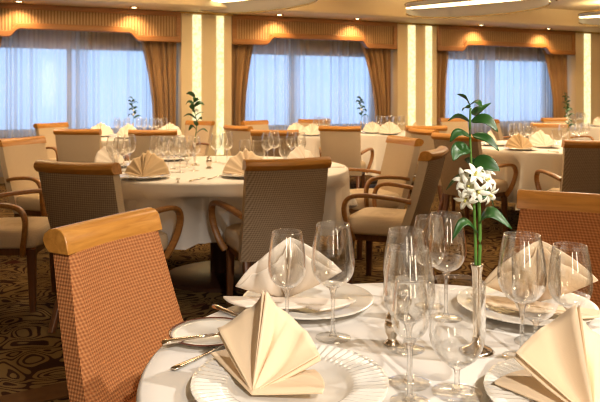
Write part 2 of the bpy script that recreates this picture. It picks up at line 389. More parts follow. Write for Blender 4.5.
def dr(x0t, x0b, x1t, x1b, label, seed, k=3.0):
    k *= 1.5; a, b, c, d = UP(x0t), UP(x0b), UP(x1t), UP(x1b)
    def g(p, q):
        def h(f):
            s = min(1, f / .62); s = 1 - (1 - s) ** 1.7
            return p + (q - p) * s
        return h
    curtain('drape', g(a, b), g(c, d), -.168, .06, 2.30, k, .046, M['drape'], label, 'curtain', 'gold brown drapes', nu=90, nz=40, solid=.004, jit=.3, seed=seed)
dr(-30, -30, 6, -8, 'gold brown drape at the left edge of the first window', 11)
dr(138, 155, 179, 178, 'gold brown drape gathered beside the first pilaster, on its window side', 12, 3.6)
dr(234, 234, 261, 249, 'gold brown drape at the left side of the middle window', 13, 2.6)
dr(362, 380, 395.5, 395.5, 'gold brown drape at the right side of the middle window', 14, 3.4)
dr(438, 438, 456, 451, 'narrow gold brown drape at the left side of the third window', 15, 1.8)
dr(546, 559, 573, 573, 'gold brown drape at the right side of the third window', 16, 3.0)

# downlights in the soffit
def downlight(x, y, label):
    z = SZ; Y = (z - ZC) * F / (YH - y); p = Vector((XP(x, Y), Y, z))
    u, v = (p - P0).dot(UD), .22
    p = W(u, v, z)
    t = empty('downlight', p)
    tag(t, label, 'ceiling lamp', 'recessed downlights over the pelmets')
    mb = MB(); mb.lathe([(.045, -.001), (.062, -.001), (.066, -.006), (.060, -.012), (.046, -.010), (.045, -.001)], 24); mb.build('trim_ring', M['brass'], t)
    mb = MB(); mb.lathe([(0, -.004), (.03, -.006), (.0455, -.003), (.0455, -.0005), (0, -.0005)], 20); mb.build('bulb', M['lamp'], t)
    l = bpy.data.lights.new('downlight_beam', 'SPOT'); l.energy = 26; l.color = (1, .60, .28); l.spot_size = 2.0; l.spot_blend = .8; l.shadow_soft_size = .03
    o = bpy.data.objects.new('downlight_beam', l); C.objects.link(o); o.location = p + Vector((0, 0, -.03)); d = (-VD * .35 + Vector((0, 0, -1))); o.rotation_euler = d.to_track_quat('-Z', 'Y').to_euler()
for k, (x, y) in enumerate([(19, 4), (132, 9), (278, 15), (360, 18), (481, 25), (544, 29)]):
    downlight(x, y, ['small lit downlight over the left part of the first window', 'small lit downlight over the right part of the first window', 'small lit downlight over the left part of the middle window',
                     'small lit downlight over the right part of the middle window', 'small lit downlight over the left part of the third window', 'small lit downlight over the right part of the third window'][k])

# hanging shell lights under the ceiling
def shell_light(c, axis, length, width, depth, label):
    t = empty('ceiling_light', (c[0], c[1], c[2]), math.atan2(axis[1], axis[0]))
    tag(t, label, 'ceiling light', 'shell shaped ceiling lights')
    def hw(s): return width / 2 * math.sqrt(max(0, 1 - s * s)) ** .8 * (1 - .10 * abs(math.sin(2.5 * PI * s))) + .002
    def zz(s, q): return (-depth if q > 0 else .06) * (abs(q) ** 1.6) * (.55 + .45 * math.sqrt(max(0, 1 - s * s)))
    def petal(w0, w1, name, mat, dz=0.0, nu=40, nw=8):
        vs, fs = [], []
        for i in range(nu + 1):
            s = i / nu * 2 - 1
            for j in range(nw + 1):
                q = w0 + (w1 - w0) * j / nw; vs.append((s * length / 2, q * hw(s), zz(s, q) + dz))
        for i in range(nu):
            for j in range(nw):
                k = i * (nw + 1) + j; fs.append((k, k + 1, k + nw + 2, k + nw + 1))
        return mesh_obj(name, vs, fs, mat, t, solid=.006)
    petal(-1, -.33, 'frosted_shell', M['shell']); petal(.33, 1, 'frosted_shell', M['shell'])
    petal(-.27, .27, 'glowing_lens', M['tube'], -.004)
    for sg in (-1, 1):
        pts = [(s * length / 2, sg * hw(s), zz(s, sg)) for s in [math.sin((k / 40 - .5) * PI) for k in range(41)]]
        mb = MB(); mb.tube(pts, .011, 6); mb.build('brass_rim', M['brass'], t)
        pts = [(s * length / 2, sg * .30 * hw(s), zz(s, sg * .30) - .004) for s in [math.sin((k / 30 - .5) * PI) * .985 for k in range(31)]]
        mb = MB(); mb.tube(pts, .008, 6); mb.build('brass_bead', M['brass'], t)
    for sx in (-.5, .5):
        mb = MB(); mb.tube([(sx * length * .5, 0, -.02), (sx * length * .5, 0, CZ - c[2])], .012, 8); mb.build('hanging_rod', M['brass'], t)
    l = bpy.data.lights.new('shell_glow', 'AREA'); l.shape = 'RECTANGLE'; l.size = length * .7; l.size_y = width * .5; l.energy = 24; l.color = (1, .76, .42)
    o = bpy.data.objects.new('shell_glow', l); C.objects.link(o); o.location = (c[0], c[1], c[2] + .03); o.rotation_euler = (PI, 0, math.atan2(axis[1], axis[0]))
AX = (.81, -.59)
shell_light((2.45, 9.35, 2.58), AX, 2.1, .62, .17, 'long lit shell ceiling light above and before the second pilaster')
shell_light((-.65, 8.98, 2.60), AX, 2.1, .62, .17, 'lit shell ceiling light above the first pilaster')
shell_light((5.55, 10.5, 2.58), AX, 2.1, .62, .17, 'lit shell ceiling light before the last pilaster, at the right edge')
t = empty('sprinkler', (4.0, 10.3, CZ)); tag(t, 'tiny brass ceiling fitting above the third window', 'sprinkler')
mb = MB(); mb.lathe([(0, -.001), (.05, -.001), (.045, -.012), (.014, -.016), (.014, -.06), (.03, -.064), (.03, -.07), (0, -.07)], 16); mb.build('sprinkler_head', M['brass'], t)

# wooden strip in the carpet
mb = MB(); d = Vector((.85, .53, 0)).normalized(); nrm = Vector((d.y, -d.x, 0)); a = Vector((-1.22, 2.70, 0)) - d * 2.2; b = a + d * 3.0
mb.add([a + Vector((0, 0, .001)), b + Vector((0, 0, .001)), b + nrm * .14 + Vector((0, 0, .001)), a + nrm * .14 + Vector((0, 0, .001)), a + Vector((0, 0, .008)), b + Vector((0, 0, .008)), b + nrm * .14 + Vector((0, 0, .008)), a + nrm * .14 + Vector((0, 0, .008))],
       [(0, 1, 2, 3), (4, 5, 6, 7), (0, 1, 5, 4), (1, 2, 6, 5), (2, 3, 7, 6), (3, 0, 4, 7)])
structure('trim_2', mb, M['carpet_edge'], 'brown wooden strip edging the carpet at lower left', 'floor strip')

# ------------------------------------------------------------------ chairs
RAILY = -.315
def make_chair(front, rear, wscale=1.0, arms=True, taper=0.0):
    t = empty('dining_chair')
    w = wscale
    # seat cushion
    vs, fs = [], []; prof = [(0, .455), (.5, .476), (.86, .472), (.97, .455), (1, .425), (.99, .385), (.97, .37), (0, .37)]
    n = 40; m = len(prof)
    for j in range(n):
        a = 2 * PI * j / n; ca, sa = math.cos(a), math.sin(a); e = .34
        x = math.copysign(abs(ca) ** e, ca); y = math.copysign(abs(sa) ** e, sa)
        for r, z in prof:
            yy = .0 + y * r * .215; hw = (.222 + (yy + .22) * .05) * w
            vs.append((x * r * hw, yy, z))
    for j in range(n):
        k = (j + 1) % n
        for i in range(m - 1): fs.append((j * m + i, k * m + i, k * m + i + 1, j * m + i + 1))
    mesh_obj('seat', vs, fs, front, t)
    mb = MB(); mb.box((0, .0, .35), (.42 * w, .38, .05)); mb.build('seat_frame', M['leg_wood'], t, smooth=False, bevel=.006)
    # backrest
    vs, fs, mi = [], [], []; nz = 10
    th = .074; cs = []
    nx = 12
    for i in range(nx + 1): cs.append((-1 + 2 * i / nx, .5))
    cs += [(1.0 + .0, .25), (1.0, -.25)]
    for i in range(nx + 1): cs.append((1 - 2 * i / nx, -.5))
    cs += [(-1.0, -.25), (-1.0, .25)]
    n = len(cs)
    for k in range(nz + 1):
        f = k / nz; z = .335 + (.845 - .335) * f; yc = -.160 - .155 * f - .010 * math.sin(f * PI)
        hw = (.222 + .006 * f) * w - taper * f
        for x, q in cs:
            ax = abs(x); rr = 1 - max(0, ax - .86) / .14 * .28
            vs.append((x * hw, yc + q * th * (rr if abs(q) > .3 else 1) - .022 * (1 - x * x), z))
    for k in range(nz):
        for j in range(n):
            jj = (j + 1) % n; fs.append((k * n + j, k * n + jj, (k + 1) * n + jj, (k + 1) * n + j))
            mi.append(1 if nx + 3 <= j < 2 * nx + 3 else 0)
    fs += [tuple(range(n)), tuple(range(nz * n, nz * n + n))]; mi += [0, 0]
    mesh_obj('backrest', vs, fs, [front, rear], t, mi=mi, auto=.7)
    # top rail
    prof = [(.037, -.012), (.031, .010), (.023, .034), (.010, .0465), (-.008, .050), (-.030, .046), (-.048, .034), (-.054, .018), (-.046, .002), (-.030, -.012)]
    vs, fs = [], []; nx = 16; n = len(prof); hw = .238 * w - taper
    for i in range(nx + 1):
        x = -1 + 2 * i / nx
        for y, z in prof:
            vs.append((x * hw, RAILY + y - .022 * (1 - x * x), .853 + z + .004 * (x * x)))
    for i in range(nx):
        for j in range(n):
            jj = (j + 1) % n; fs.append((i * n + j, i * n + jj, (i + 1) * n + jj, (i + 1) * n + j))
    fs += [tuple(range(n)), tuple(range(nx * n, nx * n + n))]
    mesh_obj('top_rail', vs, fs, M['honey_wood'], t, bevel=.003, auto=.9)
    ap = rrect(.040, .027, .009, 2)
    for s in (-1, 1) if arms else ():
        pts = catmull([(s * .222 * w, -.235, .590), (s * .250 * w, -.14, .608), (s * .282 * w, .0, .622), (s * .302 * w, .09, .620), (s * .309 * w, .145, .596), (s * .308 * w, .168, .54), (s * .292 * w, .16, .46), (s * .262 * w, .14, .38), (s * .236 * w, .13, .335)], 6)
        # the section's wide side runs across the arm
        mb2 = MB(); mb2.tube(pts, 1.0, len(ap), [(q[1], q[0]) for q in ap], up=Vector((1, 0, 0)))
        mb2.build('armrest', M['arm_wood'], t, auto=1.0)
    lp = rrect(1, 1, .2, 2)
    for s in (-1, 1):
        mb = MB(); mb.tube([(s * .195 * w, .165, .36), (s * .197 * w, .17, .18), (s * .20 * w, .175, 0)], [.05, .042, .032], len(lp), lp, up=Vector((0, 1, 0))); mb.build('leg', M['leg_wood'], t, auto=.8)
        mb = MB(); mb.tube([(s * .185 * w, -.165, .37), (s * .187 * w, -.20, .22), (s * .19 * w, -.29, 0)], [.045, .042, .032], len(lp), lp, up=Vector((0, 1, 0))); mb.build('leg', M['leg_wood'], t, auto=.8)
    return t
CH_O = make_chair(M['orange_weave'], M['orange_weave'], 1.0, False, .060)
M['tan_rear'] = weave('tan_check_weave', (0.58, 0.46, 0.32), (0.76, 0.63, 0.47), 0.0085, bump=0.2)
CH_T = make_chair(M['tan_fabric'], M['brown_weave'])
CH_L = make_chair(M['tan_fabric'], M['tan_rear'])
CHAIRS = []
def chair(proto, rx, ry, fx, fy, label, group):
    o = proto_use(proto); a = math.atan2(fy, fx) - PI / 2
    q = Matrix.Rotation(a, 3, 'Z') @ Vector((0, RAILY, 0))
    o.location = (rx - q.x, ry - q.y, 0); o.rotation_euler = (0, 0, a)
    CHAIRS.append((o.location.x, o.location.y, a, proto is not CH_O)); tag(o, label, 'chair', group); return o
G1 = 'rust orange chairs at the nearest table'; G2 = 'tan chairs around the centre left table'; G3 = 'tan chairs at the far tables'; G4 = 'tan chairs around the right hand table'
chair(CH_O, -.512, 1.775, .889, -.458, 'rust orange woven dining chair with honey top rail at left of the nearest table', G1)
o = chair(CH_O, .955, 2.22, -.415, -.91, 'rust orange woven dining chair behind the nearest table, its back against the right edge', G1); o.scale = (1.2, 1, 1)
chair(CH_T, -1.125, 3.35, .34, .94, 'checked brown backed armchair directly behind the large orange chair at left', G2)
chair(CH_T, -.07, 3.53, -.33, .945, 'checked brown backed armchair with open left arm, standing at centre before the white table', G2)
chair(CH_T, .84, 4.18, -.91, .41, 'tan armchair turned sideways facing left, nearest behind the wine glasses', G2)
chair(CH_L, .84, 5.38, -.94, -.35, 'tan armchair showing its front, just behind the sideways tan armchair', G2)
chair(CH_T, -2.03, 3.95, 1.0, .06, 'olive seated armchair cut by the left edge, its curved arms and seat showing', G2)
chair(CH_L, -2.24, 5.32, .93, -.36, 'tan armchair at the left edge whose back faces right, above the olive seated one', G2)
chair(CH_L, -2.27, 6.75, .05, 1, 'tan armchair seen from behind before the first window, second rail from left edge', G3)
chair(CH_L, -1.47, 6.6, -.2, 1, 'tan armchair seen from behind, its rail left of the small green plant', G3)
chair(CH_L, -3.12, 8.3, .86, -.5, 'tan armchair turned right against the first window sheers', G3)
chair(CH_L, -1.38, 9.05, -.55, -.83, 'tan armchair standing before the first pilaster, behind the green plant', G3)
chair(CH_L, -.70, 7.55, .75, .66, 'tan armchair with slanting rail left under the middle window', G3)
chair(CH_L, -.62, 9.15, .75, -.66, 'small far armchair before the left drape of the middle window', G3)
chair(CH_T, -.25, 6.55, .06, 1, 'brown backed armchair under the middle window, seen square from behind', G3)
chair(CH_L, .21, 9.7, -.05, -1, 'far tan armchair facing us against the middle window sheers', G3)
chair(CH_L, .45, 7.42, .22, .97, 'tall pale brown armchair back at centre, before the plant by the middle window', G3)
chair(CH_L, 1.43, 7.5, -.1, 1, 'tan armchair seen from behind before the second pilaster', G3)
chair(CH_L, 1.27, 6.75, .93, .36, 'tan armchair turned right with pale edge, under the second pilaster', G4)
chair(CH_T, 1.39, 5.86, .72, .69, 'brown backed armchair right behind the white blossoms', G4)
chair(CH_T, 2.235, 5.0, .10, 1, 'brown backed armchair at the right edge before the right hand table', G4)
chair(CH_T, 3.15, 8.3, -.1, -1, 'brown armchair across the right hand table, the nearer of two rails there', G4)
chair(CH_T, 4.02, 10.4, .3, -.95, 'far brown armchair before the third window, its rail under the pilaster plant', G3)
chair(CH_L, 2.40, 10.3, .3, -.95, 'far tan armchair at the left drape of the third window', G3)
chair(CH_L, 2.92, 9.9, .9, -.1, 'far tan armchair turned right against the third window sheers', G3)

# ------------------------------------------------------------------ tables
def table(cx, cy, r, where, col=.065):
    t = empty('dining_table', (cx, cy, 0)); tag(t, 'round pedestal dining table under white cloth, ' + where, 'table', 'round dining tables')
    mb = MB(); mb.lathe([(0, .71), (r - .025, .71), (r - .012, .716), (r - .012, .738), (r - .02, .744), (0, .744)], 64); mb.build('tabletop', M['dark_wood'], t, auto=.6)
    mb = MB(); mb.lathe([(0, .02), (col, .02), (col, .70), (col * 1.6, .71), (0, .71)], 20); mb.build('pedestal', M['dark_wood'], t, auto=.6)
    mb = MB(); mb.lathe([(0, 0), (r * .42, 0), (r * .42, .02), (r * .38, .03), (col, .04), (0, .04)], 32); mb.build('base', M['dark_wood'], t, auto=.6)
    return t
def cloth(cx, cy, r, label, drop=.32, square=0.0, rot=0.0, folds=14, amp=.03, flare=.10, seed=0, z=TZ, name='tablecloth', nA=160, rin=0.0, group='white tablecloths'):
    rnd = random.Random(seed); p1, p2 = rnd.uniform(0, 6), rnd.uniform(0, 6)
    vs, fs = [(0, 0, z)], []
    tops = [.4, .75, .93, .982]; rd = .012
    rings = len(tops) + 3 + 9
    LIM = []                                     # how far out the cloth may hang before it meets a chair pushed up to the table
    for a in range(nA):
        th = 2 * PI * a / nA; l = 9.0
        for ox, oy, ang, arm in CHAIRS:
            if math.hypot(ox - cx, oy - cy) > r + .9: continue
            for k in range(10, 40):
                rr = r * .35 + (r * .95) * (k - 10) / 29
                p = Matrix.Rotation(-ang, 2) @ Vector((cx + rr * math.cos(th) - ox, cy + rr * math.sin(th) - oy))
                if abs(p.x) < (.345 if arm else .26) and -.40 < p.y < .265: l = min(l, rr - .02); break
        LIM.append(l)
    for a in range(nA):
        th = 2 * PI * a / nA; ct, st = math.cos(th), math.sin(th)
        hem = drop
        if square:
            t2 = th - rot; hem = square / max(abs(math.cos(t2)), abs(math.sin(t2)), .76) - r
        col = [(q * r, z) for q in tops]
        for b in (30, 60, 90): col.append((r - rd + rd * math.sin(math.radians(b)), z - rd + rd * math.cos(math.radians(b))))
        ph = folds * th + 1.4 * math.sin(2 * th + p1) + .9 * math.sin(3 * th + p2)
        wv = .62 * math.sin(ph) + .38 * math.sin(1.9 * ph + p2)
        for k in range(1, 10):
            f = k / 9; dz = (hem - rd) * f
            e = f ** 1.1
            col.append((r + flare * dz * .55 + amp * e * (wv + .55) * (dz / max(.2, hem) + .15), z - rd - dz))
        lim = min(LIM[(a + q) % nA] for q in (-2, -1, 0, 1, 2))
        for rr, zz in col:
            if zz > z - .05: rr = min(max(rr, r - .002), rr + .01) if zz < z - .011 else rr
            if zz < .66 and rr > lim: rr = max(lim, .35 * r)
            vs.append((rr * ct, rr * st, zz))
    for a in range(nA):
        b = (a + 1) % nA
        fs.append((0, 1 + a * rings, 1 + b * rings))
        for k in range(rings - 1): fs.append((1 + a * rings + k, 1 + a * rings + k + 1, 1 + b * rings + k + 1, 1 + b * rings + k))
    o = mesh_obj(name, vs, fs, M['cloth'], fix=True); o.location = (cx, cy, 0)
    return tag(o, label, 'tablecloth', group)
TAB = {'T1': (.245, 1.19, .525), 'T2': (-.55, 4.52, .88), 'T3': (1.18, 8.92, .66), 'T4': (2.6, 6.45, .93), 'T5': (-2.1, 8.0, .70), 'T6': (5.0, 11.0, .65), 'T7': (-.08, 8.38, .47)}
WH = {'T1': 'nearest, in the foreground', 'T2': 'at centre left behind the orange chair', 'T3': 'far, below the second pilaster', 'T4': 'at right behind the white flowers', 'T5': 'far, before the first window', 'T6': 'farthest at the right edge', 'T7': 'far, before the middle window'}
CL = {}
for k, (cx, cy, r) in TAB.items():
    table(cx, cy, r, WH[k])
    CL[k] = cloth(cx, cy, r, 'white cloth draped over the table ' + WH[k], drop=.30 if k == 'T1' else .50, folds={'T1': 12, 'T2': 17}.get(k, 15), amp={'T1': .03, 'T2': .10}.get(k, .06), flare=.08, seed=int(k[1]) + 2,
          square=1.15 if k == 'T2' else 0.0, rot=math.radians(-62 - 45 + 18))
cx, cy, r = TAB['T2']
uc = cloth(cx, cy, r - .004, 'longer white underlay cloth below the overlay on the centre left table', drop=.40, folds=15, amp=.035, flare=.05, seed=5, z=TZ - .003, name='under_cloth')
uc.location = (0, 0, 0); uc.parent = CL['T2']
for q in ('label', 'category', 'group'): del uc[q]

# ------------------------------------------------------------------ tableware
def make_plate(R=.16, flutes=64, name='charger_plate'):
    t = empty(name)
    prof = [(0, .006), (.45 * R, .006), (.56 * R, .0065), (.60 * R, .009), (.63 * R, .0145), (.66 * R, .0165), (.72 * R, .0175), (.80 * R, .0188), (.88 * R, .020), (.94 * R, .0212), (.975 * R, .0218), (R, .0212), (R * 1.0, .0195), (.9 * R, .0165), (.7 * R, .0125), (.6 * R, .003), (.55 * R, 0), (0, 0)]
    n = flutes * 4
    def rf(i, j): return (.0016 * (1 if (j % 4) in (0, 1) else -1)) if flutes and i in (6, 7, 8, 9) else 0.0
    mb = MB(); mb.lathe(prof, n if flutes else 64, rfun=rf); mb.build('plate_body', M['china'], t, auto=.9)
    return t
PL1 = make_plate(); PLs = make_plate(.15, 0, 'dinner_plate')
def put(p, x, y, z, label, cat, group, rz=0.0, s=1.0):
    o = proto_use(p); o.location = (x, y, z); o.rotation_euler = (0, 0, rz); o.scale = (s, s, s); tag(o, label, cat, group); return o
# flatten plates: single mesh things
def flatten(p):
    c = kids(p)[0]; nm = p.name; bpy.data.objects.remove(p); c.parent = None; c.name = nm; return c
PL1 = flatten(PL1); PLs = flatten(PLs)

def make_napkin(mat, few=False, s=1.0, smooth_back=False):
    # azimuth from straight back, elevation, length: folded cone of pleats opening towards -y
    rays = [(-68, 5, .150), (-62, 20, .147), (-50, 38, .153), (-36, 43, .149), (-22, 56, .157), (-12, 54, .153), (-3.5, 64, .162), (0, 61, .157), (3.5, 64, .162), (12, 54, .153), (22, 56, .157), (36, 43, .149), (50, 38, .153), (62, 20, .147), (68, 5, .150)]
    if few: rays = [(-54, 33, .136, 0), (-28, 48, .144, -.15), (-3.2, 69, .162, 0), (0, 58, .150, -.02), (3.2, 69, .162, 0), (13, 56, .143, -.12), (24, 47, .136, .03), (42, 38, .133, -.16), (58, 24, .126, 0)]
    rays = [r if len(r) == 4 else r + (.05,) for r in rays]
    piv = Vector((0, -.035, .006))
    def curve(rays, k):
        out = []
        for i in range(len(rays) - 1):
            for j in range(k):
                f = j / k; g = math.sin(f * PI / 2) if rays[i][1] > rays[i + 1][1] else 1 - math.cos(f * PI / 2)
                out.append([rays[i][q] + (rays[i + 1][q] - rays[i][q]) * (g if q else f) for q in range(4)])
        return out + [list(rays[-1])]
    def sheet(rs, m, bulge, off=0.0):
        vs = []
        for az, el, L, *bb in rs:
            bl = bb[0] if bb else bulge
            a, e = math.radians(az), math.radians(el)
            d = Vector((math.sin(a) * math.cos(e), math.cos(a) * math.cos(e), math.sin(e)))
            up = Vector((-math.sin(a) * math.sin(e), -math.cos(a) * math.sin(e), math.cos(e)))
            for k in range(m + 1):
                f = .02 + .98 * k / m
                vs.append((piv + d * (L * f) + up * (bl * L * math.sin(PI * f) * math.sin(e)) + Vector((0, off * f, 0))) * s)
        n = len(rs)
        fs = [(i * (m + 1) + k, (i + 1) * (m + 1) + k, (i + 1) * (m + 1) + k + 1, i * (m + 1) + k + 1) for i in range(n - 1) for k in range(m)]
        return vs, fs
    mb = MB()
    r1 = curve(rays, 6); mb.add(*sheet(r1, 12, .05))
    def scurve(c, k):
        out = []
        for i in range(len(c) - 1):
            for j in range(k):
                f = j / k; out.append([c[i][q] + (c[i + 1][q] - c[i][q]) * f for q in range(3)])
        return out + [list(c[-1])]
    back = [(-68, 4, .148), (-50, 35, .150), (-36, 41, .148), (-22, 52, .152), (-11, 53, .153), (0, 58, .156), (11, 53, .153), (22, 52, .152), (36, 41, .148), (50, 35, .150), (68, 4, .148)]
    if few: back = [(-54, 29, .132), (-42, 36, .137), (-28, 40, .141), (-14, 46, .146), (0, 50, .150), (14, 46, .144), (28, 38, .136), (42, 31, .130), (58, 19, .123)]
    if smooth_back: back = [(-54, 33.5, .140), (-42, 44, .150), (-30, 53, .160), (-20, 60, .164), (-10, 66, .166), (0, 69.5, .167), (10, 66, .166), (20, 60, .163), (30, 52, .157), (43, 42, .146), (58, 24.5, .128)]
    mb.add(*sheet(scurve(back, 3), 12, -.08 if not smooth_back else -.05, .004))
    o = mb.build('napkin', mat, solid=.0022 * s, fix=False)
    # folded base layer lying on the plate
    q = MB(); vs = []; base = []
    for az in range(-52 if few else -74, 91 if few else 75, 4 if few else 8):
        a = math.radians(az); Lb = (.150 if az < -14 else .118 if az > 40 else .105) if few else (.138 if abs(az) > 60 else .10)
        base.append((math.sin(a) * Lb, math.cos(a) * Lb))
    top = [(0, -.006)] + base; n = len(top)
    vs = [(x * s, (y + piv.y + .002) * s, (zz + .016 * min(1.1, math.hypot(x, y) / .13)) * s) for zz in (.0015, .0070 if few else .006) for x, y in top]
    q.add(vs, [tuple(range(n)), tuple(range(n, 2 * n))] + [(i, (i + 1) % n, n + (i + 1) % n, n + i) for i in range(n)])
    b = q.build('folded_base', mat, o, smooth=False, bevel=.004)
    return o
NAP = {'peach': make_napkin(M['napkin']), 'pale': make_napkin(M['napkin_pale']), 'gold': make_napkin(M['napkin_gold_shaded']), 'peach_wide': make_napkin(M['napkin'], True), 'pale_back': make_napkin(M['napkin_pale'], True, 1.0, True), 'peach_back': make_napkin(M['napkin'], True, 1.0, True)}
def napkin(kind, x, y, z, rot, label, group, s=1.0):
    return put(NAP[kind], x, y, z, label, 'napkin', group, math.radians(rot), s)

# --- glasses
def glass_profile(h, rmax, rrim, stem, foot, zmax=.38, th=.0011):
    """bowl outline: from the stem up to the rim"""
    pts = []; H = h - stem; n = 18
    for i in range(n + 1):
        t = i / n
        if t < zmax: r = rmax * math.sqrt(max(0, 1 - ((zmax - t) / zmax) ** 2)) ** .92
        else:
            q = (t - zmax) / (1 - zmax); r = rmax + (rrim - rmax) * (q ** 1.6)
        pts.append((max(r, .0035), stem + H * t))
    return pts
def make_glass(name, h, rmax, rrim, stem, foot, zmax=.38, seg=40, parts=True):
    out = glass_profile(h, rmax, rrim, stem, foot, zmax); th = .0012; out = [(max(r, .004), z + .0016 * (1 - k / len(out))) for k, (r, z) in enumerate(out)]
    inner = [(max(r - th * 1.2, .0), z + (.004 if i == 0 else .0015 * (1 - i / len(out)))) for i, (r, z) in enumerate(out)]
    bowl = out + [((out[-1][0] + inner[-1][0]) / 2, out[-1][1] + .0006)] + inner[::-1]
    bowl[-1] = (0.0, inner[0][1])
    bowl = [(0.0, stem)] + bowl
    st = [(0, .004), (.009, .0045), (.0055, .010), (.0042, .022), (.0040, stem * .6), (.0050, stem * .88), (.0085, stem - .001), (rmax * .34, stem + .0035), (rmax * .30, stem + .005), (0, stem + .0055)]
    ft = [(0, .0007), (foot - .001, .0007), (foot, .0013), (foot - .001, .002), (foot * .6, .0028), (.010, .0046), (0, .0052)]
    if not parts:
        mb = MB(); mb.lathe([(0, 0)] + ft[1:-1] + st[2:-1] + out + inner[::-1], seg)
        return mb.build(name, M['glass'])
    t = empty(name)
    mb = MB(); mb.lathe(bowl, seg); mb.build('bowl', M['glass'], t)
    mb = MB(); mb.lathe(st, 16); mb.build('stem', M['stem_glass'], t)
    mb = MB(); mb.lathe(ft, seg); mb.build('foot', M['foot_glass'], t)
    return t
GT = make_glass('wine_glass', .227, .0435, .0325, .100, .036)
GS = make_glass('white_wine_glass', .205, .0395, .030, .088, .034)
GG = make_glass('water_goblet', .180, .0455, .0455, .042, .041, .45)
GF = make_glass('port_glass', .195, .030, .0225, .095, .032, .40)
FAR_T = make_glass('wine_glass', .222, .043, .033, .095, .036, seg=16, parts=False)
FAR_G = make_glass('water_goblet', .180, .045, .044, .05, .038, .45, seg=16, parts=False)

# --- cutlery
def make_knife():
    t = empty('table_knife'); hp = rrect(.011, .007, .003, 2)
    mb = MB(); mb.tube([(-.10, 0, .005), (-.085, 0, .0052), (-.03, 0, .005), (.0, 0, .005)], [1.15, 1.2, .85, .7], len(hp), hp); mb.build('handle', M['silver'], t)
    bp = rrect(.016, .0018, .0007, 1)
    mb = MB(); mb.tube([(.0, 0, .005), (.02, .0, .004), (.07, 0, .003), (.10, -.002, .003), (.115, -.006, .003)], [.5, .9, 1.1, .95, .2], len(bp), bp); mb.build('blade', M['silver'], t); return t
def make_fork():
    t = empty('table_fork'); hp = rrect(.011, .004, .0018, 2)
    mb = MB(); mb.tube([(-.10, 0, .004), (-.085, 0, .004), (-.03, 0, .005), (.03, 0, .009), (.045, 0, .007)], [1.1, 1.2, .6, .5, 1.4], len(hp), hp); mb.build('handle', M['silver'], t)
    for k in range(4):
        y = (k - 1.5) * .0062; mb = MB(); mb.tube([(.042, y, .0075), (.06, y, .004), (.08, y, .003), (.095, y, .006)], [.0018, .0018, .0016, .0008], 6); mb.build('tine', M['silver'], t)
    return t
KN = make_knife(); FK = make_fork()

# --- shaker
def make_shaker():
    t = empty('salt_shaker')
    mb = MB(); mb.lathe([(0, 0), (.016, 0), (.017, .003), (.010, .008), (.008, .013), (.013, .022), (.0155, .034), (.014, .043), (.0125, .046), (0, .046)], 24); mb.build('body', M['silver'], t)
    mb = MB(); mb.lathe([(0, .046), (.0125, .0462), (.0135, .049), (.012, .056), (.006, .062), (.002, .064), (0, .0645)], 24); mb.build('cap', M['silver'], t); return t
SK = make_shaker()

# --- bud vase
def make_vase():
    t = empty('bud_vase')
    mb = MB(); mb.lathe([(0, 0), (.031, 0), (.032, .003), (.026, .008), (.014, .013), (.009, .020), (.0075, .03), (0, .03)], 32); mb.build('base', M['silver'], t)
    mb = MB(); mb.lathe([(.0075, .028), (.0078, .06), (.0085, .12), (.0092, .150), (.0115, .163), (.0122, .166), (.0108, .165), (.0082, .15), (.007, .06), (0, .05)], 24); mb.build('tube', M['silver'], t); return t
VA = make_vase()

# --- plants
def leaf_mesh(pts, width, mb, roll=0.0, seed=0):
    pts = catmull(pts, 5); n = len(pts); vs, fs = [], []
    up = Vector((0, 0, 1))
    for i, p in enumerate(pts):
        f = i / (n - 1); w = width * (math.sin(PI * min(1, f ** .75 * 1.0)) ** .8) * (1 - .15 * f) + .0004
        t = (pts[min(i + 1, n - 1)] - pts[max(0, i - 1)]).normalized()
        a = t.cross(up)
        if a.length < .05: a = Vector((1, 0, 0))
        a.normalize(); a = Matrix.Rotation(roll, 3, t) @ a; nrm = a.cross(t).normalized()
        for q in (-1, -.55, 0, .55, 1): vs.append(p + a * (q * w) + nrm * (abs(q) ** 1.3 * w * .28 - .0 * w))
    for i in range(n - 1):
        for j in range(4): fs.append((i * 5 + j, i * 5 + j + 1, i * 5 + 6 + j, i * 5 + 5 + j))
    mb.add(vs, fs)
def blossom(parent, c, d, size, seed):
    rnd = random.Random(seed); d = Vector(d).normalized(); a = d.cross(Vector((.2, .3, 1))).normalized(); b = d.cross(a)
    mb = MB()
    for k in range(6):
        th = 2 * PI * k / 6 + rnd.uniform(-.15, .15); r = a * math.cos(th) + b * math.sin(th)
        L = size * (1.0 if k % 2 else .92)
        pts = catmull([c, c + d * L * .35 + r * L * .18, c + d * L * .55 + r * L * .62, c + d * L * .45 + r * L * 1.05], 3)
        vs, fs = [], []; n = len(pts); s = d.cross(r).normalized()
        for i, p in enumerate(pts):
            f = i / (n - 1); w = L * .21 * math.sin(PI * (f * .9 + .06)) ** .8
            vs += [p - s * w, p - d * w * .18, p + s * w]
        for i in range(n - 1): fs += [(i * 3, i * 3 + 1, i * 3 + 4, i * 3 + 3), (i * 3 + 1, i * 3 + 2, i * 3 + 5, i * 3 + 4)]
        mb.add(vs, fs)
    o = mb.build('blossom', M['petal'], parent, solid=.0008, fix=False)
    q = MB(); q.tube([c + d * size * .1, c + d * size * .65], [size * .07, size * .10], 6); q.build('stamen', M['stamen'], o)
